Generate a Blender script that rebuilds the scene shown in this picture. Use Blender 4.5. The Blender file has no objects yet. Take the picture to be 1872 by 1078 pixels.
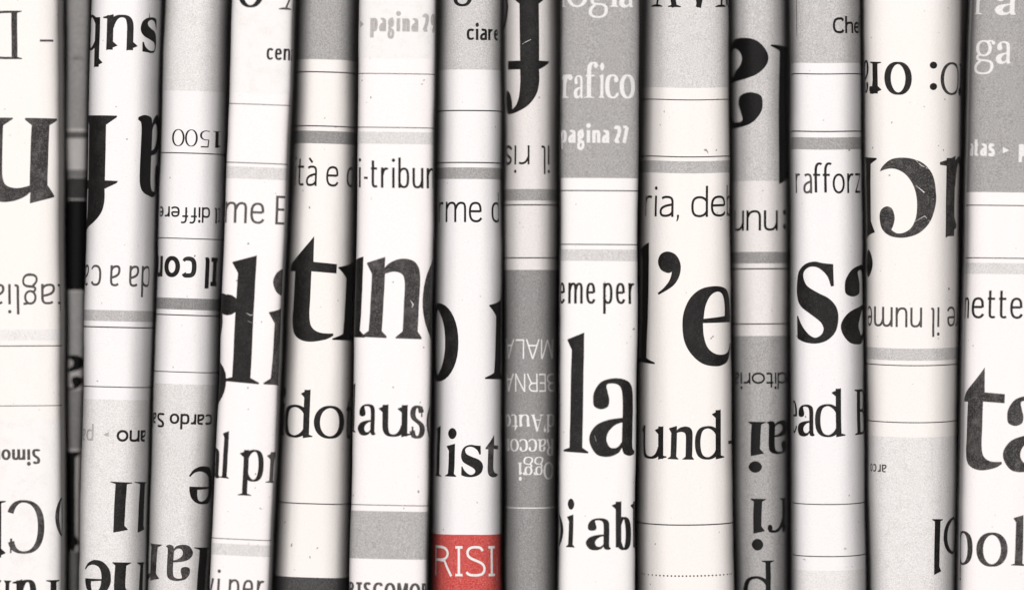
import bpy, bmesh, math, random
import numpy as np
from mathutils import Vector, noise
from mathutils.geometry import delaunay_2d_cdt

C = bpy.context.scene
PX = 0.0001                                  # one photograph pixel is a tenth of a millimetre
CXP, CYP = 936.0, 539.0                      # photograph centre
Z0 = (1078 - CYP + 260) * PX                 # height of the photograph centre above the table

# ------------------------------------------------------------------ camera, world, light, exposure
DIST = 1.5
cam = bpy.data.cameras.new("camera"); cam_o = bpy.data.objects.new("camera", cam)
C.collection.objects.link(cam_o); C.camera = cam_o
cam_o.location = (0, -DIST, Z0); cam_o.rotation_euler = (math.radians(90), 0, 0)
cam.sensor_width = 36; cam.lens = 36 * DIST / (1872 * PX)
cam.clip_start = 0.05; cam.clip_end = 20
cam.dof.use_dof = True; cam.dof.focus_distance = DIST + 0.0012; cam.dof.aperture_fstop = 3.4

w = bpy.data.worlds.new("World"); C.world = w; w.use_nodes = True
w.node_tree.nodes["Background"].inputs[0].default_value = (1, 0.97, 0.95, 1)
w.node_tree.nodes["Background"].inputs[1].default_value = 0.02

def area(name, loc, target, sx, sy, power, col=(1, .976, .964)):
    l = bpy.data.lights.new(name, 'AREA'); l.shape = 'RECTANGLE'; l.size = sx; l.size_y = sy
    l.energy = power; l.color = col
    o = bpy.data.objects.new(name, l); C.collection.objects.link(o); o.location = loc
    o.rotation_euler = (Vector(target) - Vector(loc)).to_track_quat('-Z', 'Y').to_euler()
    return o
area("softbox", (-0.10, -1.75, Z0 + 0.25), (0, 0, Z0), 1.7, 0.8, 47.5)

C.view_settings.view_transform = 'Standard'; C.view_settings.look = 'None'
C.view_settings.exposure = 0.0; C.view_settings.gamma = 1.0
C.render.engine = 'CYCLES'
C.cycles.max_bounces = 3; C.cycles.diffuse_bounces = 0; C.cycles.glossy_bounces = 1

# ------------------------------------------------------------------ materials
def nodes(m):
    m.use_nodes = True; nt = m.node_tree; return nt, nt.nodes, nt.links
def noise_node(nt, scale, detail=2, rough=.5, vec=None):
    n = nt.nodes.new("ShaderNodeTexNoise"); n.inputs["Scale"].default_value = scale
    n.inputs["Detail"].default_value = detail; n.inputs["Roughness"].default_value = rough
    nt.links.new(vec, n.inputs["Vector"]); return n.outputs["Fac"]
def ramp(nt, src, a, b, lo=0., hi=1.):
    r = nt.nodes.new("ShaderNodeMapRange"); r.inputs[1].default_value = a; r.inputs[2].default_value = b
    r.inputs[3].default_value = lo; r.inputs[4].default_value = hi; nt.links.new(src, r.inputs[0]); return r.outputs[0]
def mix(nt, fac, c1, c2):
    m = nt.nodes.new("ShaderNodeMix"); m.data_type = 'RGBA'
    for i, c in ((6, c1), (7, c2)):
        if isinstance(c, tuple): m.inputs[i].default_value = (*c, 1)
        else: nt.links.new(c, m.inputs[i])
    if isinstance(fac, float): m.inputs[0].default_value = fac
    else: nt.links.new(fac, m.inputs[0])
    return m.outputs[2]
def math_node(nt, op, a, b):
    n = nt.nodes.new("ShaderNodeMath"); n.operation = op
    for i, v in ((0, a), (1, b)):
        if isinstance(v, (int, float)): n.inputs[i].default_value = v
        else: nt.links.new(v, n.inputs[i])
    return n.outputs[0]
PAPER = (.83, .80, .79)
def print_mat(name, base, grain=None, gamt=(.35, .65), blotch=None, rough=.85, bump=.75, specks=True):
    """paper or ink: base colour, mottled by a fine grain colour and a coarser blotch colour"""
    m = bpy.data.materials.new(name); nt, N, L = nodes(m)
    b = N["Principled BSDF"]; tc = N.new("ShaderNodeTexCoord"); v = tc.outputs["Object"]
    fine = noise_node(nt, 5200, 2, .6, v)
    col = base
    if blotch:
        bl = noise_node(nt, 420, 4, .7, v)
        col = mix(nt, ramp(nt, bl, .48, .68), col, blotch)
    if grain:
        col = mix(nt, ramp(nt, fine, gamt[0], gamt[1]), col, grain)
    if specks:
        s = noise_node(nt, 1500, 0, .5, v); s2 = noise_node(nt, 160, 0, .5, v)
        k = math_node(nt, 'MULTIPLY', ramp(nt, s, .81, .85), ramp(nt, s2, .5, .62))
        col = mix(nt, k, col, (.30, .27, .26))
        warm = noise_node(nt, 90, 1, .5, v)                          # faint warm / cool drift of newsprint
        col = mix(nt, ramp(nt, warm,   .35, .65, 0, .035), col, (.70, .80, .86))
    L.new(col, b.inputs["Base Color"]) if not isinstance(col, tuple) else None
    if isinstance(col, tuple): b.inputs["Base Color"].default_value = (*col, 1)
    b.inputs["Roughness"].default_value = rough
    b.inputs["Specular IOR Level"].default_value = .15
    fib = noise_node(nt, 3600, 3, .65, v)
    bp = N.new("ShaderNodeBump"); bp.inputs["Strength"].default_value = bump; bp.inputs["Distance"].default_value = 0.00012
    L.new(fib, bp.inputs["Height"]); L.new(bp.outputs[0], b.inputs["Normal"])
    return m
M = {}
M['paper'] = print_mat('newsprint', PAPER, (.76, .725, .715), (.45, .8))
M['cream'] = print_mat('cream newsprint', (.83, .785, .755), (.76, .715, .685), (.45, .8))
M['pink'] = print_mat('rosy white newsprint', (.845, .80, .795), (.77, .725, .72), (.45, .8))
M['cool'] = print_mat('cool white newsprint', (.82, .795, .795), (.74, .715, .715), (.42, .75))
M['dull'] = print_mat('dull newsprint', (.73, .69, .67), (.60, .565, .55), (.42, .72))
M['ink'] = print_mat('worn black ink', (.007, .0063, .0063), (.06, .055, .052), (.52, .84), blotch=(.018, .0165, .016), rough=.6, specks=False)
M['inkworn'] = print_mat('rubbed black ink', (.022, .020, .020), (.17, .158, .154), (.50, .76), blotch=(.08, .074, .072), rough=.6, specks=False)
M['inkblack'] = print_mat('solid black ink', (.004, .0036, .0036), (.012, .011, .011), (.5, .8), rough=.6, specks=False)
M['inkgrey'] = print_mat('grey ink', (.36, .34, .335), (.6, .57, .56), (.45, .7), specks=False)
M['inkmid'] = print_mat('mid grey ink', (.065, .06, .058), (.17, .16, .155), (.48, .74), specks=False)
M['line'] = print_mat('hairline ink', (.05, .045, .045), specks=False)
M['white'] = print_mat('knocked out white', (.76, .74, .73), (.52, .50, .49), (.48, .78), specks=False)
M['red'] = print_mat('red ink', (.46, .035, .032), (.62, .17, .15), (.40, .68), specks=False)
def tint(v):
    k = 'tint%d' % round(v * 100)
    if k not in M:
        q = .72 + .22 * max(0, (v - .6) / .35); lo = v * .90 * (q if v < .6 else q); hi = min(.80, v * .93 + .05)
        M[k] = print_mat('grey tint %d' % round(v * 100), (lo, lo * .965, lo * .95), (hi, hi * .97, hi * .96), (.38, .64), blotch=(lo * .90, lo * .86, lo * .84), specks=False)
    return M[k]

# ------------------------------------------------------------------ letter drawing: a pen moved along skeleton strokes
def bz(path, n=10):
    pts = [path[0]]
    for c in path[1:]:
        x0, y0 = pts[-1]
        if len(c) == 2: pts.append(c)
        else:
            a, b_, c_, d, x, y = c
            for i in range(1, n + 1):
                t = i / n; u = 1 - t
                pts.append((u*u*u*x0 + 3*u*u*t*a + 3*u*t*t*c_ + t*t*t*x, u*u*u*y0 + 3*u*u*t*b_ + 3*u*t*t*d + t*t*t*y))
    return pts

class Pen:
    def __init__(s, sx, S, H, serif, bold):
        s.sx, s.S, s.H, s.serif, s.bold = sx, S, H, serif, bold; s.f = []
    def poly(s, pts): s.f.append([(x, y) for x, y in pts])
    def X(s, x): return x * s.sx
    def stroke(s, path, a=1., b=1., closed=False, S=None, H=None):
        """path in skeleton units; width follows direction; a,b scale the width at both ends"""
        S = s.S if S is None else S; H = s.H if H is None else H
        P = [(x * s.sx, y) for x, y in bz(path)]
        Q = [P[0]]
        for p in P[1:]:
            if math.hypot(p[0]-Q[-1][0], p[1]-Q[-1][1]) > 1e-4: Q.append(p)
        if closed and math.hypot(Q[0][0]-Q[-1][0], Q[0][1]-Q[-1][1]) < 1e-3: Q.pop()
        n = len(Q); A = []; B = []
        for i, (x, y) in enumerate(Q):
            p = Q[i-1] if (i or closed) else Q[0]; q = Q[(i+1) % n] if (i < n-1 or closed) else Q[-1]
            dx, dy = q[0]-p[0], q[1]-p[1]; l = math.hypot(dx, dy) or 1; dx /= l; dy /= l
            wd = H + (S - H) * abs(dy) ** 1.5
            t = i / (n - 1)
            wd *= (a + (1-a) * min(1, t * 4)) * (b + (1-b) * min(1, (1-t) * 4))
            A.append((x - dy * wd/2, y + dx * wd/2)); B.append((x + dy * wd/2, y - dx * wd/2))
        m = n if closed else n - 1
        for i in range(m):
            j = (i + 1) % n
            s.poly([A[i], B[i], B[j], A[j]])
    def ball(s, x, y, rx, ry=None, n=16):
        ry = ry or rx; x *= s.sx
        s.poly([(x + rx*math.cos(t*2*math.pi/n), y + ry*math.sin(t*2*math.pi/n)) for t in range(n)])
    def ell(s, cx, cy, rx, ry, S=None, H=None):
        k = .58
        s.stroke([(cx+rx, cy), (cx+rx, cy+k*ry, cx+k*rx, cy+ry, cx, cy+ry), (cx-k*rx, cy+ry, cx-rx, cy+k*ry, cx-rx, cy),
                  (cx-rx, cy-k*ry, cx-k*rx, cy-ry, cx, cy-ry), (cx+k*rx, cy-ry, cx+rx, cy-k*ry, cx+rx, cy)], closed=True, S=S, H=H)
    def stem(s, x, y0, y1, foot=True, flag=True, cap=False):
        h = s.S / 2; X = x * s.sx
        s.poly([(X-h, y0), (X+h, y0), (X+h, y1), (X-h, y1)])
        if not s.serif: return
        e = .13 if s.bold else .135; t = .022
        if foot: s.foot(x, y0)
        if cap: s.foot(x, y1, -1)
        elif flag:
            s.poly([(X-h-e*.95, y1-.115), (X-h-e*.95, y1-.135), (X-h, y1-.24), (X+h, y1-.10), (X+h, y1+.02), (X, y1-.025)])
    def foot(s, x, y, d=1, l=1., r=1.):
        h = s.S / 2; X = x * s.sx; e = .13 if s.bold else .135; t = .028; u = .10 if s.bold else .065
        s.poly([(X-h-e*l, y), (X+h+e*r, y), (X+h+e*r, y+d*t), (X+h, y+d*u), (X-h, y+d*u), (X-h-e*l, y+d*t)][::d])

def glyph(p, ch):
    S, H, sf, bd = p.S, p.H, p.serif, p.bold
    h = H / 2; T = 1 - h + (.02 if sf else .01); B = h - (.02 if sf else .01)       # centre height of round tops and bottoms
    A = 1.5                                                                        # ascender
    tail = lambda x: p.stroke([(x, .3), (x, .08, x+.05, h+.01, x+.14, h+.02), (x+.20, h+.05)], b=.6) if not sf else \
                     p.stroke([(x, .3), (x, .02, x+.07, .02, x+.20, .07)], b=.55)
    R = .66                                                                        # right stem of n
    def arch(x0, x1, sc=True):
        p.stroke([(x0 + .02, .66), (x0+.10, .90, x0+.22, T, x0 + (x1-x0)*.60, T), (x1 - .04, T, x1, .86, x1, .62), (x1, 0)])
        if sf: p.foot(x1, 0)
    def bowl(x0, x1, side):       # c-like bowl closed against the stem on side ('r' for d, 'l' for b)
        cx = (x0+x1)/2
        if side == 'r':
            p.stroke([(x1, .74), (x1-.08, .92, cx+.08, T, cx, T), (x0+.07, T, x0, .80, x0, .5), (x0, .2, x0+.07, B, cx, B), (cx+.1, B, x1-.06, .1, x1, .28)])
        else:
            p.stroke([(x0, .74), (x0+.08, .92, cx-.08, T, cx+.02, T), (x1-.07, T, x1, .80, x1, .5), (x1, .2, x1-.07, B, cx, B), (cx-.1, B, x0+.06, .1, x0, .26)])
    if ch == 'n': p.stem(0, 0, 1); arch(0, R)
    elif ch == 'h': p.stem(0, 0, A); arch(0, R)
    elif ch == 'm': p.stem(0, 0, 1); arch(0, .58); arch(.58, 1.16)
    elif ch == 'r':
        p.stem(0, 0, 1); p.stroke([(.02, .62), (.08, .86, .18, T-.01, .30, T-.01), (.36, T-.01, .40, T-.03, .42, T-.05)])
        if sf: p.ball(.40, .87, S*.58, S*.55)
    elif ch == 'u':
        p.stem(R, 0, 1, foot=False)
        p.stroke([(0, 1), (0, .38), (0, .12, .08, B, .28, B), (.45, B, .58, .12, .64, .34)])
        if sf:
            p.poly([(-S/2-.12, .885), (-S/2-.12, .865), (-S/2, .76), (S/2, .9), (S/2, 1.02)]); X = R*p.sx
            p.poly([(X-S/2, .14), (X-S/2, -.03), (X+S/2+.12, .05), (X+S/2+.12, .085), (X+S/2, .10)])
    elif ch in 'iı':
        p.stem(0, 0, 1)
        if ch == 'i': p.ball(0, 1.33 if sf else 1.36, max(S*(.56 if bd else .66), .08) if sf else S*.68)
    elif ch == 'l':
        if sf: p.stem(0, 0, A)
        else: p.stroke([(0, A), (0, .22), (0, .06, .05, h, .16, h+.02)])
    elif ch == 'o': p.ell(.36, .5, .36, .5 - B)
    elif ch == 'c':
        p.stroke([(.62, .80), (.56, .94, .46, T, .34, T), (.08, T, 0, .80, 0, .5), (0, .2, .10, B, .36, B), (.5, B, .60, .10, .65, .22)], b=.6, a=.5 if sf else 1)
        if sf: p.ball(.56, .80, S*.52, S*.62)
    elif ch == 'e':
        p.stroke([(.0, .54), (.60, .54)], H=max(H, .05)); 
        p.stroke([(.62, .52), (.64, .82, .56, T, .34, T), (.08, T, 0, .80, 0, .5), (0, .2, .10, B, .38, B), (.52, B, .62, .12, .66, .22)], b=.55 if sf else 1, S=None)
    elif ch in 'aà':
        p.stroke([(.06, .80), (.12, .95, .22, T, .34, T), (.50, T, .56, .88, .56, .68), (.56, .2)] if sf else
                 [(.06, .88), (.16, .96, .24, T, .32, T), (.50, T, .56, .88, .56, .68), (.56, 0)])
        if sf:
            p.ball(.085, .775, S*.58, S*.62)
            p.stroke([(.56, .3), (.56, .02, .66, 0, .80, .09)], b=.4)
        p.stroke([(.56, .60), (.40, .56, 0.0, .52, 0, .25), (0, .06, .1, B, .22, B), (.38, B, .52, .12, .56, .26)])
        if ch == 'à': p.stroke([(.10, 1.38), (.32, 1.16)])
    elif ch == 'd':
        bowl(0, .66, 'r'); p.stem(.66, 0 if not sf else .05, A, foot=False)
        if sf: X = .66*p.sx; p.poly([(X-S/2, .2), (X-S/2, -.025), (X+S/2+.13, .02), (X+S/2+.13, .05), (X+S/2, .09)])
    elif ch == 'b': bowl(0, .66, 'l'); p.stem(0, .06 if sf else 0, A, foot=False)
    elif ch == 'p':
        bowl(0, .66, 'l'); p.stem(0, -.48, 1)
    elif ch == 'q': bowl(0, .66, 'r'); p.stem(.66, -.48, 1, flag=False)
    elif ch == 't':
        if sf:
            p.stroke([(0, 1.0), (0, .30), (0, .08, .06, B+.01, .22, B+.01), (.34, B+.01, .40, .05, .46, .10)], b=.45)
            p.poly([(-S/2-.17, .90), (S/2, .90), (S/2, 1.36), (S/2-.03, 1.36)]); X = S/2 + .30*p.sx
            p.poly([(-S/2-.17, .875), (X, .875), (X, 1.0), (-S/2-.02, 1.0)]) if bd else p.poly([(-S/2-.15, .92), (X, .92), (X, 1.0), (-S/2-.05, 1.0)])
        else:
            p.stroke([(0, 1.34), (0, .26), (0, .08, .06, h, .2, h), (.27, h+.01), (.32, h+.04)]); p.stroke([(-.15, 1-h), (.32, 1-h)])
    elif ch == 'f':
        p.stroke([(0, .05), (0, 1.12), (0, 1.42, .12, A+.02, .28, A+.02), (.36, A+.02, .40, A, .44, A-.03)]); 
        if sf: p.ball(.42, A-.10, S*.5, S*.55); p.foot(0, 0); p.poly([(-S/2, 0), (S/2, 0), (S/2, .1), (-S/2, .1)])
        p.stroke([(-.20, 1-h), (.34, 1-h)], H=H*1.6 if bd and sf else H)
        if bd and sf: X = .34*p.sx; p.poly([(-S/2-.12, .90), (X, .90), (X, 1.0), (-S/2-.24, 1.0)])
    elif ch == 'g':
        s2 = S*.88
        p.ell(.28, .66, .25, .36-h, S=s2); 
        p.stroke([(.12, .38), (.0, .30, .0, .18, .14, .14), (.34, .10, .62, .16, .62, -.12), (.62, -.36, .48, -.46, .28, -.46), (.08, -.46, -.04, -.38, -.04, -.24), (-.04, -.08, .06, 0, .16, .10)], S=s2*.9, H=H*1.15)
        if sf: p.stroke([(.42, .92), (.50, 1.0, .56, 1.0, .64, .96)]); p.ball(.66, .90, S*.45, S*.42)
        else: p.stroke([(.40, .96), (.62, .98)])
    elif ch == 's':
        p.stroke([(.50, .80), (.46, .94, .38, T, .27, T), (.12, T, .03, .90, .03, .75), (.03, .50, .56, .54, .56, .26), (.56, .09, .44, B, .27, B), (.14, B, .04, .08, .0, .22)], S=S*1.06, H=H*1.3)
        if sf:
            X = .53*p.sx; g_ = .045 if not bd else .06
            p.poly([(X-.1*bd-.03, .90), (X+.02-g_, .66), (X+.02, .66), (X+.02, 1.0), (X-.03, 1.0)])
            X = .0; p.poly([(X-.02, .0), (X+.03, .0), (X+.10*bd+.04, .10), (X+g_, .35), (X-.02, .35)])
    elif ch == 'v': p.stroke([(0, 1), (.28, .02)]); p.stroke([(.30, .02), (.58, 1)])
    elif ch == 'z': p.stroke([(0, 1-h), (.48, 1-h)]); p.stroke([(.46, 1-h), (.02, h)], S=S); p.stroke([(0, h), (.5, h)])
    elif ch == "'":
        r = S*.60
        p.ball(.1, 1.30, r, r); p.stroke([(.1, 1.30), (.1+.08, 1.31), ] , S=r*2, H=r*.5)
        X = .1*p.sx
        p.poly([(X+r, 1.32), (X+r*.98, 1.15), (X+r*.5, 1.0), (X-r*.5, .86), (X-r*.85, .83), (X-r*.95, .87), (X-r*.1, 1.0), (X+r*.2, 1.16), (X, 1.25)])
    elif ch == ',':
        p.poly([(0, .10), (S*.6, .12), (S*1.0, .10), (S*.8, -.08), (S*.1, -.22), (-S*.2, -.20), (S*.1, -.05)])
    elif ch == ':': p.ball(0, .09, max(S*.62, .075)); p.ball(0, .80, max(S*.62, .075))
    elif ch == '.': p.ball(0, .09, max(S*.62, .075))
    elif ch == '-': p.poly([(0, .42), (.30*p.sx, .42), (.30*p.sx, .42+max(H, .10)), (0, .42+max(H, .10))])
    elif ch == '>': p.poly([(0, .15), (.42, .5), (0, .85)])
    # capitals and figures
    else:
        K = 1.38
        def vst(x): p.stem(x, 0, K, foot=sf, flag=False, cap=sf)
        if ch == 'I':
            vst(0)
            if not sf: e = S/2 + .13; p.poly([(-e, 0), (e, 0), (e, H), (-e, H)]); p.poly([(-e, K-H), (e, K-H), (e, K), (-e, K)])
        elif ch == 'J': vst(0)
        elif ch == 'E': vst(0); [p.stroke([(0, y), (x, y)]) for y, x in ((h, .5), (K*.52, .44), (K-h, .5))]
        elif ch == 'L': vst(0); p.stroke([(0, h), (.52, h)])
        elif ch == 'D':
            vst(0); p.stroke([(0, K-h), (.25, K-h), (.70, K-h, .84, K*.8, .84, K*.5), (.84, K*.2, .70, h, .25, h), (0, h)])
        elif ch in 'BRP':
            vst(0); p.stroke([(0, K-h), (.25, K-h), (.62, K-h, .62, K*.54, .25, K*.53), (0, K*.53)])
            if ch == 'B': p.stroke([(.2, K*.53), (.75, K*.54, .75, h, .25, h), (0, h)])
            if ch == 'R': p.stroke([(.24, K*.53), (.40, K*.50), (.66, 0)], S=S*.95)
        elif ch in 'OG0':
            wd = {'O': .46, 'G': .46, '0': .33}[ch]; p.ell(wd, K/2, wd, K/2 - B)
        elif ch == 'C':
            p.stroke([(.80, K*.78), (.76, K-.04, .56, K-B, .46, K-B), (.10, K-B, 0, K*.75, 0, K*.5), (0, K*.22, .12, B, .48, B), (.62, B, .76, .10, .82, .32)])
            if sf: X = .80*p.sx; p.poly([(X-.03, K*.72), (X+.03, K*.72), (X+.03, K), (X-.01, K)])
        elif ch == 'S':
            p.stroke([(.54, K*.84), (.48, K-.03, .40, K-B, .28, K-B), (.12, K-B, .03, K*.9, .03, K*.76), (.03, K*.5, .6, K*.55, .6, K*.26), (.6, .09, .46, B, .28, B), (.14, B, .04, .06, .0, .20)])
        elif ch in 'AV':
            f = (lambda y: y) if ch == 'A' else (lambda y: K - y)
            p.stroke([(0, f(0)), (.40, f(K))], S=H if sf else S); p.stroke([(.40, f(K)), (.80, f(0))])
            if ch == 'A': p.stroke([(.13, K*.32), (.66, K*.32)])
            if sf:
                for x in (0, .80): p.foot(x, f(0), 1 if ch == 'A' else -1)
        elif ch == 'M':
            p.stroke([(0, 0), (.04, K)], S=H if sf else S); p.stroke([(.04, K), (.46, .05)]); p.stroke([(.46, .05), (.88, K)], S=H if sf else S); vst(.92)
            if sf: p.foot(0, 0)
        elif ch == 'N': vst(0); p.stroke([(0, K), (.64, 0)]); p.stem(.64, 0, K, False, False)
        elif ch == '1': p.stem(0, 0, K, foot=sf, flag=sf)
        elif ch == '2': p.stroke([(.03, K*.80), (.08, K-B, .2, K-B, .28, K-B), (.7, K-B, .62, K*.55, .3, .4), (.05, .10)]); p.stroke([(.0, h), (.60, h)])
        elif ch == '5': p.stroke([(.5, K-h), (.10, K-h)], H=H*1.6); p.stroke([(.10, K), (.06, K*.55)], S=S*.6); p.stroke([(.06, K*.54), (.6, K*.68, .66, .04, .2, B), (.02, .06)])
        elif ch == '7': p.stroke([(0, K-h), (.58, K-h)]); p.stroke([(.58, K-h), (.16, 0)])
        elif ch == '9': p.ell(.3, K*.68, .28, K*.32-h); p.stroke([(.58, K*.68), (.58, .3, .4, .05, .12, .02)])
    return p.f

# headline letters drawn as outlines: (x, y) smooth point, (x, y, 1) corner; origin x, baseline y, x-height, turned
OUT = {
 't': (410, 783, 423, 0, [[(567,216,1),(568,356,1),(697,365,1),(695,416,1),(558,408,1),(555,560),(553,650),(566,710),(610,740),(683,743,1),(683,756,1),(640,778),(560,792),(500,780),(462,745),(449,680),(452,600),(458,410,1),(410,409,1),(411,394,1),(440,358),(480,318),(530,262)]]),
 'n': (832, 770, 408, 0, [[(848,385,1),(848,379,1),(952,347,1),(950,404,1),(975,380),(1020,360),(1070,355),(1120,370),(1148,410),(1155,470),(1153,600),(1148,735,1),(1170,765,1),(1170,775,1),(1022,773,1),(1022,766,1),(1062,735,1),(1066,620),(1068,500),(1060,450),(1038,430),(1000,424),(953,436,1),(949,600),(943,735,1),(972,763,1),(970,772,1),(832,768,1),(832,760,1),(868,735,1),(874,600),(878,438,1)]]),
 'ı': (832, 770, 408, 0, [[(848,385,1),(848,379,1),(952,347,1),(949,600),(943,735,1),(972,763,1),(970,772,1),(832,768,1),(832,760,1),(868,735,1),(874,600),(878,438,1)]]),
 'i': (832, 770, 408, 0, [[(848,385,1),(848,379,1),(952,347,1),(949,600),(943,735,1),(972,763,1),(970,772,1),(832,768,1),(832,760,1),(868,735,1),(874,600),(878,438,1)],
        [(862,215),(880,165),(915,145),(950,165),(968,215),(950,268),(915,288),(880,268)]]),
 'l': (745, 1392, 425, 0, [[(765,782,1),(765,776,1),(857,738,1),(855,1000),(850,1366,1),(885,1389,1),(883,1397,1),(745,1388,1),(745,1378,1),(778,1366,1),(783,1100),(788,832,1)]]),
 'a': (888, 1398, 425, 0, [[(905,1100),(912,1055),(945,1006),(1000,985),(1060,986),(1103,1010),(1119,1062),(1120,1200),(1118,1325),(1121,1366),(1135,1380,1),(1133,1394,1),(1103,1406),(1072,1394),(1061,1362,1),(1040,1392),(990,1412),(930,1402),(893,1352),(887,1297),(920,1242),(980,1212),(1063,1198,1),(1063,1100),(1057,1046),(1040,1020),(1008,1012),(978,1020),(984,1062),(992,1100),(984,1138),(948,1153),(912,1138)],
        [(1062,1224,1),(1022,1240),(987,1278),(978,1322),(998,1360),(1034,1360),(1060,1330,1)]]),
 'e': (295, 916, 418, 0, [[(295,690),(305,620),(340,550),(400,505),(480,495),(540,515),(583,570),(600,650),(600,692,1),(405,690,1),(410,760),(430,820),(470,855),(520,862),(565,842),(595,800,1),(607,812,1),(570,880),(520,915),(470,923),(400,905),(340,850),(305,780)],
        [(408,667,1),(418,600),(445,545),(482,525),(512,540),(526,590),(527,657,1)]]),
 "'": (157, 916, 418, 0, [[(158,388),(175,347),(215,332),(258,350),(282,400),(275,460),(240,515),(162,565,1),(156,556,1),(192,525),(222,484),(235,440,1),(213,447),(175,430)]]),
 's': (10, 788, 415, 0, [[(215,375,1),(218,490,1),(202,493,1),(180,435),(135,396),(92,390),(60,410),(52,445),(72,490),(130,525),(190,555),(230,600),(242,660),(225,730),(180,775),(120,793),(60,788),(13,768,1),(13,652,1),(22,650,1),(45,702),(80,745),(115,762),(148,745),(160,715),(145,680),(92,640),(38,600),(14,550),(10,490),(25,420),(60,378),(110,362),(160,370)]]),
 'c': (467, 862, 422, 1, [[(472,936,1),(490,905),(530,870),(585,858),(650,865),(710,895),(755,960),(772,1060),(768,1120),(740,1200),(692,1255),(640,1280),(580,1290),(520,1280),(480,1245),(467,1190),(475,1145),(505,1123),(535,1135),(548,1180),(540,1225),(530,1248,1),(562,1266),(602,1260),(640,1230),(664,1170),(668,1085),(650,1010),(610,950),(562,922),(518,920)]]),
 'f': (415, -35, 413, 1, [[(470,-35,1),(657,-35,1),(657,-26,1),(612,18,1),(612,330,1),(668,332,1),(662,345,1),(612,378,1),(612,450),(598,515),(560,572),(510,606),(460,622),(430,614),(412,575),(413,528),(430,492),(455,502),(468,545),(472,596,1),(496,570),(512,520),(518,450),(518,378,1),(448,378,1),(448,330,1),(518,330,1),(515,18,1),(470,-26,1)]]),
}
def smooth_loop(pts, n=6):
    out = []; N = len(pts)
    for i in range(N):
        p1, p2 = pts[i], pts[(i+1) % N]; p0, p3 = pts[i-1], pts[(i+2) % N]
        c1, c2 = len(p1) > 2, len(p2) > 2
        out.append(p1[:2])
        if c1 and c2: continue
        t1 = ((p2[0]-p0[0])/2, (p2[1]-p0[1])/2); t2 = ((p3[0]-p1[0])/2, (p3[1]-p1[1])/2)
        d = math.hypot(p2[0]-p1[0], p2[1]-p1[1])
        def lim(t):
            l = math.hypot(*t); return (t[0]*min(1, 1.1*d/l), t[1]*min(1, 1.1*d/l)) if l else t
        t1 = lim(t1); t2 = lim(t2)
        if c1: t1 = ((p2[0]-p1[0])*1.3 - t2[0]*.3, (p2[1]-p1[1])*1.3 - t2[1]*.3)
        if c2: t2 = ((p2[0]-p1[0])*1.3 - t1[0]*.3, (p2[1]-p1[1])*1.3 - t1[1]*.3)
        for k in range(1, n):
            t = k/n; a = 2*t**3-3*t**2+1; b = t**3-2*t**2+t; c = -2*t**3+3*t**2; e = t**3-t**2
            out.append((a*p1[0]+b*t1[0]+c*p2[0]+e*t2[0], a*p1[1]+b*t1[1]+c*p2[1]+e*t2[1]))
    return out
def outline(ch, sx):
    ox, oy, k, rot, loops = OUT[ch]; res = []
    for lp in loops:
        q = smooth_loop(lp)
        res.append([((x - ox)/k*sx * (-1 if rot else 1), (y - oy)/k if rot else (oy - y)/k) for x, y in q])
    return res

STY = {  # stem, hairline, serif, bold, letter gap, space
    'B': (.235, .085, True, True, .035, .4),
    'R': (.172, .066, True, False, .035, .42),
    'C': (.192, .075, True, False, .04, .40),
    'L': (.132, .114, False, False, .165, .42),
    'N': (.225, .175, False, False, .15, .40),
    'M': (.285, .21, False, True, .12, .42)}
def layout(text, style, sx, ls=None, S0=None):
    S, H, sf, bd, gap, sp = STY[style]; S = S0 or S
    if ls is not None: gap = ls
    out = []; u = 0
    for ch in text:
        if ch == ' ': u += sp * sx; continue
        if not S0 and ch in OUT and (style == 'B' or (style == 'C' and ch in 'nilıatse')):
            f = outline(ch, sx); grp = [ch + str(len(out))] * len(f)
        else:
            p = Pen(sx, S, H, sf, bd); f = glyph(p, ch); grp = [None] * len(f)
        lo = min(x for q in f for x, y in q); hi = max(x for q in f for x, y in q)
        out += [([(x - lo + u, y) for x, y in q], g) for q, g in zip(f, grp)]
        u += hi - lo + gap
    return out, u - gap

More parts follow.
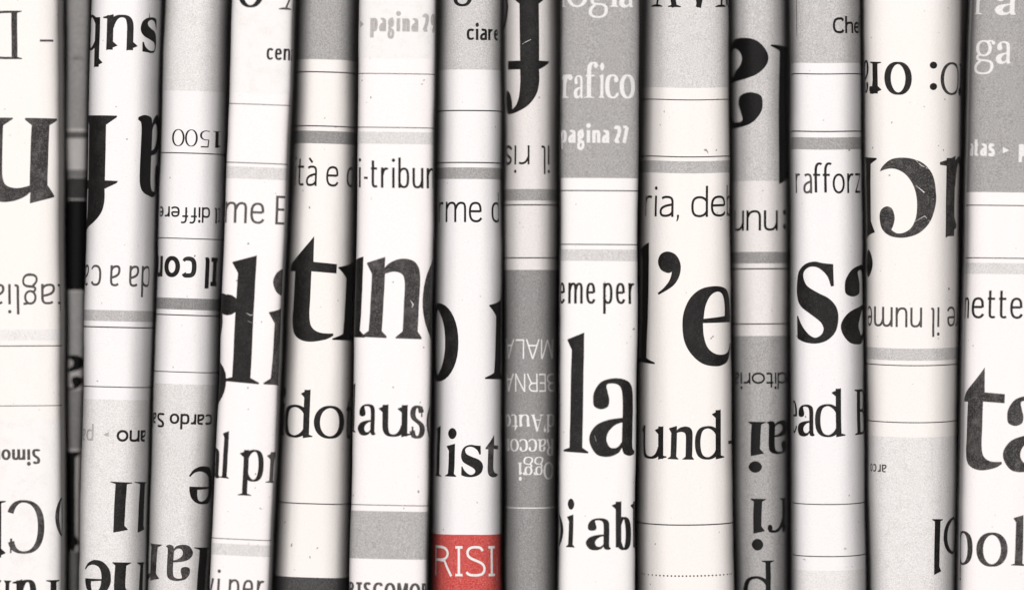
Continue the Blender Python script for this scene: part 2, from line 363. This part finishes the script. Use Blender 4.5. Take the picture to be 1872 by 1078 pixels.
# ------------------------------------------------------------------ the row of folded newspapers
random.seed(4)
YS = [0, 300, 540, 800, 1078]
class Fold:
    def __init__(s, L, R, prom, left, right, seed, curl=0.):
        s.cl = np.polyfit(YS, L, 2); s.cr = np.polyfit(YS, R, 2)
        s.prom = prom; s.seed = seed; s.curl = curl
        s.wm = (np.mean(R) - np.mean(L)) / 2
        tab = []
        for side, (n, dr) in ((-1, left), (1, right)):
            d = dr * s.wm; X = []; Y = []
            for t in np.linspace(0, math.pi/2, 240):
                X.append(s.wm * math.sin(t) ** (2/n) if t > 0 else 0.); Y.append(d * (1 - max(0, math.cos(t)) ** (2/n)))
            X.append(s.wm); Y.append(360.)
            X = np.array(X); Y = np.array(Y)
            S_ = np.concatenate([[0], np.cumsum(np.hypot(np.diff(X), np.diff(Y)))])
            tab.append((S_, X, Y))
        s.tab = tab
    def ext(s, y):
        l = np.polyval(s.cl, y); r = np.polyval(s.cr, y)
        l += 2.0 * noise.noise(Vector((s.seed*7.1, y*.006, 0))) + .5 * noise.noise(Vector((s.seed*3.1, y*.03, 5)))
        r += 2.0 * noise.noise(Vector((s.seed*5.3, y*.006, 9))) + .5 * noise.noise(Vector((s.seed*2.1, y*.03, 7)))
        return l, r
    def prof(s, a):                          # arc length from the crest -> offset and depth
        S_, X, Y = s.tab[0 if a < 0 else 1]; q = abs(a)
        return math.copysign(np.interp(q, S_, X), a), np.interp(q, S_, Y)
    def arc(s, X):                           # picture offset -> arc length (past the edge it runs on)
        S_, XX, Y = s.tab[0 if X < 0 else 1]; q = abs(X)
        lim = s.wm * .86
        a = np.interp(min(q, lim), XX[:-1], S_[:-1]) + max(0, q - lim) * 1.25
        return math.copysign(a, X)
    def slope(s, y):
        return -(np.polyval(np.polyder(s.cl), y) + np.polyval(np.polyder(s.cr), y)) / 2
    def pos(s, a, y, off=0., skew=True):
        X, D = s.prof(a)
        if skew:
            sl = max(-.08, min(.08, s.slope(y))); y = y + sl * X + s.curl * (1 - (X / s.wm) ** 2)
        l, r = s.ext(y); k = (r - l) / 2 / s.wm
        X2, D2 = s.prof(a + .5); X1, D1 = s.prof(a - .5)
        nx, ny = -(D2 - D1), (X2 - X1)       # outward normal in plan
        ln = math.hypot(nx, ny) or 1; nx /= ln; ny /= ln
        if ny < 0: nx, ny = -nx, -ny
        nx = abs(nx) * (1 if a > 0 else -1)
        wob = 2.6 * noise.noise(Vector((a * .018, y * .004, s.seed * 3.7))) + .7 * noise.noise(Vector((a * .05, y * .012, s.seed * 1.7)))
        x = (l + r) / 2 + X * k + nx * off
        d = D - s.prom + wob * max(0, 1 - D / 80) - ny * off
        return ((x - CXP) * PX, d * PX, (CYP - y) * PX + Z0)

F = {}
def fold(i, L, R, prom, left=(2.3, 1.), right=(2.3, 1.), curl=0.): F[i] = Fold(L, R, prom, left, right, i, curl)
#        left edge at y=0,300,540,800,1078   right edge at the same      how far it stands out
fold(1, [-60, -60, -58, -56, -56], [106, 107, 109, 111, 112], 28, (2.6, .9), (3.8, .6))
fold(2, [113, 113, 115, 117, 118], [155, 150, 146, 141, 137], -150, (2.4, 1.1), (2.4, 1.1))
fold(3, [163, 158, 151, 147, 141], [291, 285, 276, 269, 263], 8, (3.0, 1.2), (2.7, 2.1))
fold(4, [298, 290, 281, 273, 266], [414, 409, 400, 390, 379], -14, (3.0, 1.5), (2.5, 2.4))
fold(5, [424, 414, 406, 395, 382], [537, 526, 515, 504, 492], 38, (3.4, .6), (3.8, .55))
fold(6, [543, 532, 522, 510, 498], [650, 648, 644, 640, 634], -34, (3.0, 2.4), (3.0, 2.4))
fold(7, [656, 653, 648, 643, 638], [796, 794, 789, 785, 780], 34, (3.6, .6), (3.8, .55))
fold(8, [801, 798, 793, 790, 788], [914, 915, 916, 915, 914], -14, (2.9, 2.4), (3.2, 1.8))
fold(9, [922, 922, 923, 924, 924], [1021, 1021, 1020, 1019, 1018], -40, (2.8, 2.3), (2.4, 2.8))
fold(10, [1026, 1025, 1023, 1022, 1021], [1169, 1168, 1166, 1163, 1161], 34, (3.8, .6), (3.6, .6))
fold(11, [1180, 1175, 1170, 1167, 1166], [1334, 1335, 1337, 1340, 1343], 0, (2.9, 2.1), (3.4, 1.2), 3)
fold(12, [1340, 1341, 1343, 1346, 1349], [1444, 1446, 1447, 1447, 1446], -46, (2.7, 2.5), (2.4, 2.9))
fold(13, [1449, 1450, 1451, 1452, 1452], [1577, 1580, 1582, 1585, 1588], 14, (3.4, 1.1), (2.6, 2.3), 2)
fold(14, [1583, 1586, 1588, 1591, 1595], [1766, 1763, 1760, 1756, 1752], 6, (3.4, 1.), (2.8, 2.1), 3)
fold(15, [1780, 1772, 1766, 1760, 1757], [1915, 1915, 1915, 1915, 1915], 28, (3.4, .7), (3., .8))
for i in range(1, 15):                        # neighbours never cut into each other
    for y in range(0, 1079, 77):
        g = np.polyval(F[i+1].cl, y) - np.polyval(F[i].cr, y)
        if g < 5.5: F[i+1].cl[-1] += (5.5 - g) / 2; F[i].cr[-1] -= (5.5 - g) / 2

INFO = {
 1: "wide white newspaper fold with a large worn upside down n at the left",
 2: "thin sunken newspaper fold, out of focus, with a solid black stretch",
 3: "newspaper fold with upside down serif letters sub above a big black f",
 4: "newspaper fold with upside down 1500 and bold Il cor between hairlines",
 5: "leaning white newspaper fold carrying the big black letters gli",
 6: "newspaper fold with a large black t and a dark grey block at its foot",
 7: "bright newspaper fold reading i-tribun with a large worn n and grey block below",
 8: "newspaper fold ending in a red block with white capitals RISI",
 9: "narrow newspaper fold whose long grey block holds small upside down white words",
 10: "newspaper fold with white words on a grey block above big black la",
 11: "broad cream newspaper fold with large black l'e and und below",
 12: "sunken grey newspaper fold with black upside down a and dotted letters",
 13: "newspaper fold reading rafforz with large black sa below it",
 14: "widest newspaper fold with a huge upside down c scratched by creases",
 15: "newspaper fold with ga on a grey block above large black ta",
}
Y0, Y1 = -230, 1338                           # sheets run past the picture above and stand on the table below
root = {}
for i, f in F.items():
    e = bpy.data.objects.new("newspaper", None); C.collection.objects.link(e)
    l, r = f.ext(Y1); e.location = (((l + r) / 2 - CXP) * PX, 0.006, 0.0)
    e.empty_display_size = .005
    e['label'] = INFO[i]; e['category'] = 'newspaper'; e['group'] = 'folded newspapers packed side by side'
    root[i] = e

def mesh_obj(name, verts, faces, mat, parent, smooth=True, label=None):
    me = bpy.data.meshes.new(name); me.from_pydata(verts, [], faces); me.validate()
    if smooth: me.polygons.foreach_set("use_smooth", [True] * len(me.polygons))
    me.materials.append(mat)
    o = bpy.data.objects.new(name, me); C.collection.objects.link(o)
    if parent:
        o.parent = parent
        me.transform(__import__('mathutils').Matrix.Translation(-parent.location))
    if label: o['label'] = label
    return o

def build_sheet(i):
    f = F[i]; A = []
    for side, sg in ((0, -1), (1, 1)):
        S_, X, Y = f.tab[side]; smax = S_[-2]
        a = [sg * t for t in list(np.linspace(0, smax, 44)) + [smax + 30, smax + 110, S_[-1] - 1]]
        A.append(a)
    arcs = A[0][::-1] + A[1][1:]
    ys = list(np.arange(Y0, Y1 + 1, 14)); n = len(arcs)
    verts = [f.pos(a, y, 0, False) for y in ys for a in arcs]
    faces = []
    for j in range(len(ys) - 1):
        for k in range(n - 1):
            q = j*n + k; faces.append((q, q+n, q+n+1, q+1))
        faces.append((j*n + n-1, (j+1)*n + n-1, (j+1)*n, j*n))
    faces.append(tuple(range(n))); faces.append(tuple(range((len(ys)-1)*n, len(ys)*n))[::-1])
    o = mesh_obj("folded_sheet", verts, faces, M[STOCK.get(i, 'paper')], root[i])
    for p in o.data.polygons:
        if len(p.vertices) > 4: p.use_smooth = False
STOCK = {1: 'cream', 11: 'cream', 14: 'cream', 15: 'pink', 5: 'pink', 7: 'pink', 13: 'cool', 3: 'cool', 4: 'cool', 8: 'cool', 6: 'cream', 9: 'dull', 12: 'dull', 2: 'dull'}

def area_patch(i, y0, y1, mat, name, off, a0=None, a1=None, label=None):
    f = F[i]; lim0 = -(f.tab[0][0][-2] + 40); lim1 = f.tab[1][0][-2] + 40
    a0 = lim0 if a0 is None else a0; a1 = lim1 if a1 is None else a1
    na = max(2, int((a1 - a0) / 3)); ny = max(1, int(abs(y1 - y0) / 14))
    aa = np.linspace(a0, a1, na + 1); yy = np.linspace(y0, y1, ny + 1)
    verts = [f.pos(a, y, off) for y in yy for a in aa]
    faces = [(j*(na+1)+k, (j+1)*(na+1)+k, (j+1)*(na+1)+k+1, j*(na+1)+k+1) for j in range(ny) for k in range(na)]
    return mesh_obj(name, verts, faces, mat, root[i], label=label)
def band(i, y0, y1, v, name='grey_band'): return area_patch(i, y0, y1, tint(v), name, .22)
def block(i, y0, y1, v, name='grey_block', label=None):
    y0 = Y0 + 8 if y0 <= 0 else y0; y1 = Y1 - 8 if y1 >= 1078 else y1
    return area_patch(i, y0, y1, M[v] if isinstance(v, str) else tint(v), name, .2, label=label)
def rule(i, y, t=1.8, mat='line'): return area_patch(i, y - t/2, y + t/2, M[mat], 'printed_rule', .26)

def T(i, text, x0, x1, base, xh, style, rot=False, mat='ink', ls=None, S=None, off=.42):
    """one line of lettering, its ink running from x0 to x1 in the photograph's pixels"""
    f = F[i]; l, r = np.polyval(f.cl, base), np.polyval(f.cr, base); cx = (l + r) / 2
    a0, a1 = f.arc(x0 - cx), f.arc(x1 - cx)
    want = (a1 - a0) / xh
    w1 = layout(text, style, 1., ls, S)[1]; w2 = layout(text, style, .5, ls, S)[1]
    b = (w1 - w2) / .5; sx = (want - (w1 - b)) / b if b > 1e-6 else 1.
    sx = max(.18, min(2.2, sx))
    polys, wd = layout(text, style, sx, ls, S)
    def loc(u, v):
        t = u / wd; t = 1 - t if rot else t
        a = .75 * f.arc(x0 - cx + t * (x1 - x0)) + .25 * (a0 + t * (a1 - a0))
        return (a, base + v * xh) if rot else (a, base - v * xh)
    lim0 = -(f.tab[0][0][-2] + 40); lim1 = f.tab[1][0][-2] + 40
    V = []; E = []; FC = []; GR = []
    for q, gname in polys:
        pts = [loc(*p) for p in q]
        if max(p[0] for p in pts) < lim0 or min(p[0] for p in pts) > lim1: continue
        ar = sum(pts[k][0]*pts[(k+1) % len(pts)][1] - pts[(k+1) % len(pts)][0]*pts[k][1] for k in range(len(pts)))
        if abs(ar) < 1e-4: continue
        if ar < 0: pts = pts[::-1]
        FC.append(list(range(len(V), len(V) + len(pts)))); V += pts; GR.append(gname)
    if not V: return
    xa, xb = min(p[0] for p in V) - 1, max(p[0] for p in V) + 1; ya, yb = min(p[1] for p in V) - 1, max(p[1] for p in V) + 1
    nf = len(FC)
    step = 4.2
    k = math.ceil(xa / step)
    while k * step < xb:
        E.append((len(V), len(V)+1)); V += [(k*step + .013, ya), (k*step + .013, yb)]; k += 1
    k = math.ceil(ya / 17)
    while k * 17 < yb:
        E.append((len(V), len(V)+1)); V += [(xa, k*17 + .017), (xb, k*17 + .017)]; k += 1
    vo, eo, fo, ov, oe, of = delaunay_2d_cdt([Vector(p) for p in V], E, FC, 0, 1e-4, True)
    P = np.array([(q.x, q.y) for q in vo]); TR = np.array([t[:3] for t in fo]); G = P[TR].mean(axis=1)
    inside = np.zeros(len(TR), bool); V2 = np.array(V)
    par = {}
    for fc, gname in zip(FC, GR):
        q = V2[fc]; sel = np.nonzero((~inside | bool(gname)) & (G[:, 0] > q[:, 0].min()) & (G[:, 0] < q[:, 0].max()) & (G[:, 1] > q[:, 1].min()) & (G[:, 1] < q[:, 1].max()))[0]
        if not len(sel): continue
        gx, gy = G[sel, 0], G[sel, 1]; c = np.zeros(len(sel), int)
        for k in range(len(q)):
            (xa_, ya_), (xb_, yb_) = q[k], q[(k+1) % len(q)]
            if ya_ == yb_: continue
            hit = ((ya_ > gy) != (yb_ > gy)) & (gx < (xb_ - xa_) * (gy - ya_) / (yb_ - ya_) + xa_); c += hit
        if gname: par.setdefault(gname, np.zeros(len(TR), int))[sel] += c
        else: inside[sel[c % 2 == 1]] = True
    for v_ in par.values(): inside |= v_ % 2 == 1
    inside &= (G[:, 0] > lim0) & (G[:, 0] < lim1)
    keep = [list(fo[k]) for k in np.nonzero(inside)[0]]
    used = sorted({q for t in keep for q in t}); mp = {q: n for n, q in enumerate(used)}
    verts = [f.pos(vo[q].x, vo[q].y, off) for q in used]
    faces = []
    for t in keep:                            # all facing the viewer
        a, b_, c = (verts[mp[q]] for q in t[:3])
        cr = (b_[0]-a[0])*(c[2]-a[2]) - (b_[2]-a[2])*(c[0]-a[0])
        ids = [mp[q] for q in t]; faces.append(ids if cr > 0 else ids[::-1])
    return mesh_obj('lettering', verts, faces, M[mat], root[i])

def fleck(i, pts, wd=1.2, mat='paper'):
    """a scratch where the ink has flaked off the crease"""
    f = F[i]; V = []; FC = []
    for k, (x, y) in enumerate(pts):
        l, r = np.polyval(f.cl, y), np.polyval(f.cr, y); a = f.arc(x - (l+r)/2)
        q = pts[min(k+1, len(pts)-1)]; p = pts[max(k-1, 0)]
        dx, dy = q[0]-p[0], q[1]-p[1]; n = math.hypot(dx, dy); ww = wd * (.2 if k in (0, len(pts)-1) else random.uniform(.5, 1)) / 2
        V += [f.pos(a - dy/n*ww, y + dx/n*ww, .6), f.pos(a + dy/n*ww, y - dx/n*ww, .6)]
    FC = [(2*k, 2*k+1, 2*k+3, 2*k+2) for k in range(len(pts)-1)]
    mesh_obj('scratch', V, FC, M[mat], root[i])
def dot(i, x, y, rr):
    f = F[i]; l, r = np.polyval(f.cl, y), np.polyval(f.cr, y); a = f.arc(x - (l+r)/2)
    V = [f.pos(a, y, .75)] + [f.pos(a + rr*math.cos(t*math.pi/6), y + rr*math.sin(t*math.pi/6), .75) for t in range(12)]
    return V, [(0, 1+t, 1+(t+1) % 12) for t in range(12)]

for i in F: build_sheet(i)

# ------------------------------------------------------------------ what is printed on each
# 1
T(1, 'D', -36, 41, 21, 64, 'R', True, 'inkworn'); T(1, '-', 74, 98, 64, 23, 'N', True, 'inkmid')
T(1, 'n', -38, 106, 217, 150, 'B', True, 'inkworn')
T(1, 'taglia', -16, 124, 519, 37, 'L', True, 'inkmid')
band(1, 602, 622, .86); rule(1, 632); rule(1, 741, 1.4); block(1, 765, 1078, .95)
T(1, 'Simone', -32, 75, 820, 19.5, 'M', True, 'inkmid')
T(1, 'C', 15, 82, 914, 69, 'R', True, 'inkworn'); T(1, 'h', -60, 12, 914, 69, 'C', True); T(1, 'o', 101, 150, 910, 69, 'R', True, 'inkworn'); T(1, 'runo', -48, 112, 1059, 62, 'C', True)
# 2
block(2, 0, 232, .50); block(2, 98, 106, .42, 'grey_bar'); block(2, 238, 250, .16, 'dark_bar'); block(2, 308, 322, .30, 'dark_bar'); block(2, 323, 362, .05, 'dark_bar'); block(2, 364, 530, 'inkblack', 'black_block')
block(2, 533, 650, .60); T(2, 'a', 88, 148, 652, 64, 'B', True, 'inkblack')
block(2, 715, 822, .42)
T(2, 'h', 95, 141, 828, 122, 'B', True, 'inkblack'); block(2, 1012, 1078, .25)
# 3
T(3, 'b', 140, 190, 29, 63, 'C', True); T(3, 'u', 189, 252, 29, 63, 'C', True); T(3, 's', 257, 290, 31, 63, 'C', True)
T(3, 'f', 112, 219, 212, 134, 'B', True); T(3, 'a', 252, 345, 212, 150, 'B', True, 'inkblack')
T(3, 'da a ca', 144, 277, 485, 38, 'L', True, 'inkmid')
band(3, 567, 587, .55); rule(3, 598, 2.2); rule(3, 707); block(3, 730, 1078, .80)
T(3, 'ano', 214, 274, 785, 21, 'M', True); T(3, '>', 188, 199, 787, 14, 'M', True, 'inkgrey'); T(3, 'pa', 141, 170, 785, 21, 'N', True, 'inkgrey')
T(3, 'l', 202, 243, 880, 60, 'C', True); T(3, 'l', 247, 288, 880, 60, 'C', True)
T(3, 'e', 154, 204, 1024, 62, 'C', True); T(3, 'n', 206, 282, 1027, 62, 'C', True)
# 4
block(4, 0, 166, .80); T(4, '00', 314, 361, 237, 22, 'R', True, S=.16); T(4, '5', 365, 382, 238, 22, 'R', True, S=.2); T(4, '1', 388, 401, 238, 22, 'R', True, S=.2); rule(4, 280, 2)
T(4, 'Il differe', 284, 402, 378, 19, 'N', True); rule(4, 436)
T(4, 'Il con', 270, 398, 469, 38, 'M', True)
band(4, 545, 566, .30); rule(4, 576, 2); rule(4, 680, 1.6); block(4, 702, 1078, .76)
T(4, 'cardo Sal', 264, 386, 756, 19, 'M', True)
T(4, 'e', 346, 404, 852, 68, 'C', True); T(4, 'a', 302, 353, 997, 66, 'C', True, 'inkworn'); T(4, 'n', 222, 294, 996, 66, 'C', True, 'inkworn'); T(4, 'l', 354, 396, 1000, 66, 'C', True)
# 5
block(5, 0, 172, .94); T(5, 'o', 435, 484, 15, 62, 'R'); T(5, 'A', 511, 590, 18, 62, 'R', mat='inkmid')
T(5, 'cenza', 488, 556, 110, 21, 'N'); rule(5, 192, 1.4); rule(5, 299, 1.6); band(5, 306, 328, .74)
T(5, 'me E', 410, 522, 409, 38, 'L', mat='inkmid')
T(5, 'g', 316, 420, 680, 138, 'B', S=.21); T(5, '.', 398, 437, 571, 138, 'B', S=.225, off=.62); T(5, 'l', 408, 475, 699, 151, 'B'); T(5, 'i', 483, 531, 701, 138, 'B', mat='inkworn')
T(5, 'a', 360, 402, 874, 56, 'C'); T(5, 'l', 402, 419, 874, 56, 'C'); T(5, 'p', 437, 482, 877, 56, 'R'); T(5, 'r', 487, 514, 879, 56, 'R', mat='inkmid'); rule(5, 984, 1.4); band(5, 993, 1014, .74); T(5, 'vi per', 373, 484, 1094, 37, 'L', mat='inkmid')
# 6
block(6, 0, 108, .44); rule(6, 131, 2.2); rule(6, 230, 2.2); band(6, 239, 262, .33)
T(6, 'ità e d', 531, 656, 340, 37, 'L', mat='ink')
T(6, 't', 521, 612, 622, 142, 'B'); T(6, 'ı', 606, 678, 621, 140, 'B', mat='inkblack')
T(6, 'i', 490, 514, 798, 58, 'C'); T(6, 'do', 517, 625, 800, 58, 'C', S=.235); T(6, 't', 628, 658, 801, 58, 'C'); rule(6, 921, 2); block(6, 1056, 1078, .06, 'dark_block')
# 7
block(7, 0, 108, .93); T(7, '>', 657, 665, 56, 20, 'M', mat='inkgrey'); T(7, 'pagina 29', 677, 800, 59, 24, 'M', mat='inkgrey')
rule(7, 136, 1.5); rule(7, 234, 1.6); band(7, 242, 264, .74)
T(7, 'i-tribun', 653, 800, 344, 37, 'L')
T(7, 'ı', 622, 668, 617, 142, 'B', mat='ink'); T(7, 'n', 663, 772, 617, 142, 'B', mat='inkworn'); T(7, 'o', 773, 850, 617, 142, 'B', mat='inkworn')
T(7, 'l', 634, 650, 790, 58, 'C'); T(7, 'a', 654, 687, 794, 57, 'C'); T(7, 'u', 692, 752, 796, 57, 'C'); T(7, 's', 749, 777, 798, 57, 'R', mat='inkworn'); T(7, 'o', 780, 815, 798, 57, 'R', mat='inkworn'); rule(7, 922, 1.4); block(7, 933, 1020, .50); T(7, 'RISCOMOR', 634, 786, 1092, 21, 'M', mat='inkmid')
# 8
block(8, 0, 127, .66); T(8, 'g', 826, 866, -18, 60, 'R'); T(8, 'ciare', 853, 920, 73, 20.5, 'M')
rule(8, 202, 2.2); rule(8, 297, 2.2); band(8, 306, 327, .42)
T(8, 'rme d', 796, 921, 406, 37, 'L'); T(8, 'o', 752, 838, 695, 138, 'B', S=.24); T(8, 'ı', 886, 950, 693, 142, 'B')
T(8, 'l', 790, 809, 871, 60, 'C'); T(8, 'i', 815, 835, 871, 58, 'C'); T(8, 's', 843, 882, 871, 57, 'C'); T(8, 't', 886, 914, 871, 57, 'C', mat='inkworn')
block(8, 977, 1078, 'red', 'red_block'); T(8, 'RISI', 795, 902, 1053, 40, 'L', mat='white'); 
fleck(8, [(910, 1012), (909, 1040), (907, 1062)], 2, 'white')
# 9
T(9, 'f', 917, 1003, -12, 138, 'B', True); T(9, 'o', 850, 930, -30, 80, 'B', True, 'inkblack')
T(9, 'il ris', 912, 1005, 265, 35, 'L', True, 'ink')
band(9, 345, 366, .38); rule(9, 374, 2.2); rule(9, 471, 2.2); block(9, 493, 1078, .31)
T(9, 'MALAI', 908, 1012, 620, 26, 'L', True, 'white', S=.13); T(9, 'BERNA', 920, 1014, 683, 24, 'L', True, 'white', S=.14)
T(9, "d'Auto", 918, 1014, 758, 22, 'C', True, 'white', S=.27); T(9, 'Raccon', 912, 1014, 803, 22, 'C', True, 'white', S=.27); T(9, 'Oggi', 946, 1014, 846, 22, 'C', True, 'white', S=.27)
rule(9, 929, 2, 'white')
# 10
block(10, 0, 326, .43); T(10, 'logia', 1020, 1157, 14, 41, 'C', mat='white'); T(10, 'rafico', 1022, 1161, 180, 42, 'C', mat='white')
T(10, 'pagina 27', 1022, 1149, 262, 23, 'M', mat='white'); rule(10, 349, 2); rule(10, 447, 1.8); band(10, 456, 477, .70)
T(10, 'eme per', 1016, 1160, 555, 38, 'L'); T(10, 'l', 1029, 1075, 826, 142, 'B'); T(10, 'a', 1076, 1162, 829, 142, 'B')
T(10, 'o', 985, 1028, 998, 58, 'C'); T(10, 'i', 1033, 1049, 999, 58, 'C'); T(10, 'a', 1070, 1117, 1002, 58, 'C'); T(10, 'b', 1119, 1155, 1002, 58, 'C'); area_patch(13, -200, 66, M['inkmid'], 'printed_rule', .26, F[13].arc(-61), F[13].arc(-59.4)); T(10, 'b', 1154, 1190, 1002, 58, 'C')
# 11
block(11, 0, 158, .72); T(11, 'AVM', 1186, 1378, 11, 66, 'C', mat='inkblack'); rule(11, 180, 1.8); rule(11, 284, 2); band(11, 292, 314, .52)
T(11, 'ria, deb', 1174, 1364, 394, 38, 'L')
T(11, 'l', 1134, 1199, 662, 143, 'B', mat='inkblack'); T(11, "'", 1202, 1244, 657, 143, 'B'); T(11, 'e', 1247, 1350, 665, 143, 'B')
T(11, 'und', 1168, 1322, 836, 59, 'C'); T(11, '-', 1333, 1356, 836, 59, 'C'); rule(11, 956, 2.2)
V = []; FC = []
for k in range(27):
    v_, f_ = dot(11, 1171 + k * 6.4, 1049, 1.5); FC += [tuple(q + len(V) for q in t) for t in f_]; V += v_
mesh_obj('dotted_rule', V, FC, M['ink'], root[11])
# 12
block(12, 0, 330, .62); T(12, 'a', 1282, 1406, 73, 164, 'B', True, 'inkblack'); T(12, 'l', 1410, 1478, 82, 165, 'B', True, 'inkblack')
T(12, 'nun', 1340, 1423, 384, 37, 'L', True, 'inkblack', S=.15); T(12, ':', 1433, 1441, 384, 37, 'N', True, 'inkblack'); band(12, 460, 481, .33); rule(12, 491, 2.4); rule(12, 592, 2.2); block(12, 614, 1078, .42)
T(12, 'editoria', 1336, 1462, 681, 20.5, 'N', True, 'inkblack')
T(12, 'ai', 1369, 1452, 771, 61, 'C', True, 'inkblack'); T(12, 'ri', 1374, 1446, 912, 62, 'C', True, 'inkblack'); T(12, 'p', 1358, 1418, 1055, 62, 'C', True, 'inkblack')
# 13
block(13, 0, 114, .60); T(13, 'Chef', 1522, 1594, 60, 21, 'M', mat='inkblack'); rule(13, 134, 2); rule(13, 239, 2.2); band(13, 250, 272, .42)
T(13, 'ra', 1451, 1484, 352, 36, 'L', mat='inkmid'); T(13, 'ff', 1486, 1521, 352, 36, 'L', ls=.02); T(13, 'or', 1522, 1562, 352, 36, 'L'); T(13, 'z', 1565, 1584, 352, 36, 'L'); T(13, 's', 1456, 1533, 624, 144, 'B'); T(13, 'a', 1537, 1630, 624, 144, 'B')
T(13, 'e', 1415, 1456, 790, 58, 'R'); T(13, 'a', 1458, 1489, 794, 58, 'C'); T(13, 'd', 1490, 1545, 795, 58, 'R'); T(13, 'B', 1563, 1612, 794, 60, 'C'); rule(13, 919, 1.8); rule(13, 1014, 1.8); block(13, 1040, 1078, .84)
# 14
T(14, 'o', 1620, 1667, 112, 58, 'C', True); T(14, 'r', 1591, 1615, 112, 58, 'C', True); T(14, 'a', 1556, 1590, 110, 58, 'R', True); T(14, ':', 1698, 1711, 112, 55, 'C', True); T(14, 'o', 1717, 1757, 113, 58, 'R', True, 'inkworn'); T(14, 'r', 1758, 1786, 114, 58, 'C', True); T(14, 'u', 1717, 1812, 287, 143, 'B', True, 'inkworn', S=.185); T(14, 'c', 1609, 1711, 287, 143, 'B', True, 'inkworn'); T(14, 'i', 1556, 1606, 287, 143, 'B', True, 'ink')
T(14, 're il nume', 1574, 1768, 559, 36, 'L', True, 'inkmid'); band(14, 634, 656, .62); rule(14, 665, 1.8); rule(14, 769, 1.8); block(14, 796, 1078, .80)
T(14, 'arco', 1580, 1619, 847, 14, 'N', True, 'inkmid'); T(14, 'ol', 1705, 1782, 946, 66, 'C', True, 'ink')
fleck(14, [(1672, 288), (1684, 300), (1697, 306)], 1.8); fleck(14, [(1674, 336), (1688, 348), (1706, 362)], 2.0); fleck(14, [(1672, 402), (1690, 392), (1700, 404)], 1.6)
fleck(9, [(955, 80), (963, 75), (971, 71)], 1.6); fleck(5, [(452, 572), (460, 576), (467, 574)], 1.4); fleck(5, [(455, 586), (463, 590)], 1.3)
fleck(10, [(1086, 795), (1090, 806)], 1.2); fleck(7, [(752, 548), (757, 556), (754, 562)], 1.8)
# 15
block(15, 0, 352, .42); T(15, 'ra', 1772, 1856, 28, 42, 'C', mat='white'); T(15, 'ga', 1776, 1846, 117, 41, 'C', mat='white')
T(15, 'atas', 1764, 1816, 286, 22, 'M', mat='white'); T(15, '>', 1831, 1843, 284, 17, 'M', mat='white'); T(15, 'pa', 1861, 1886, 286, 22, 'M', mat='white')
rule(15, 376, 1.8); rule(15, 472, 1.8); band(15, 481, 501, .74); T(15, 'mette', 1735, 1868, 582, 38, 'L'); T(15, 'r', 1871, 1890, 582, 38, 'L')
T(15, 't', 1757, 1834, 856, 138, 'B', mat='inkworn'); T(15, 'a', 1832, 1912, 857, 138, 'B', mat='inkworn'); T(15, 'p', 1734, 1781, 1031, 60, 'R', mat='inkworn'); T(15, 'o', 1787, 1840, 1033, 60, 'C', mat='inkworn'); T(15, 'l', 1846, 1872, 1032, 60, 'C', mat='inkworn')

# ------------------------------------------------------------------ table and backdrop
def slab(name, x0, x1, y0, y1, z0, z1, col):
    m = print_mat(name + ' surface', col, tuple(c * 1.6 for c in col), specks=False)
    v = [(x, y, z) for z in (z0, z1) for y in (y0, y1) for x in (x0, x1)]
    o = mesh_obj(name, v, [(0, 2, 3, 1), (4, 5, 7, 6), (0, 1, 5, 4), (1, 3, 7, 5), (3, 2, 6, 7), (2, 0, 4, 6)], m, None, False)
    o['kind'] = 'structure'
slab('table_top', -.5, .5, -.25, .25, -.02, -.0002, (.03, .028, .027))
slab('backdrop', -.5, .5, .252, .262, -.02, .4, (.03, .028, .027))
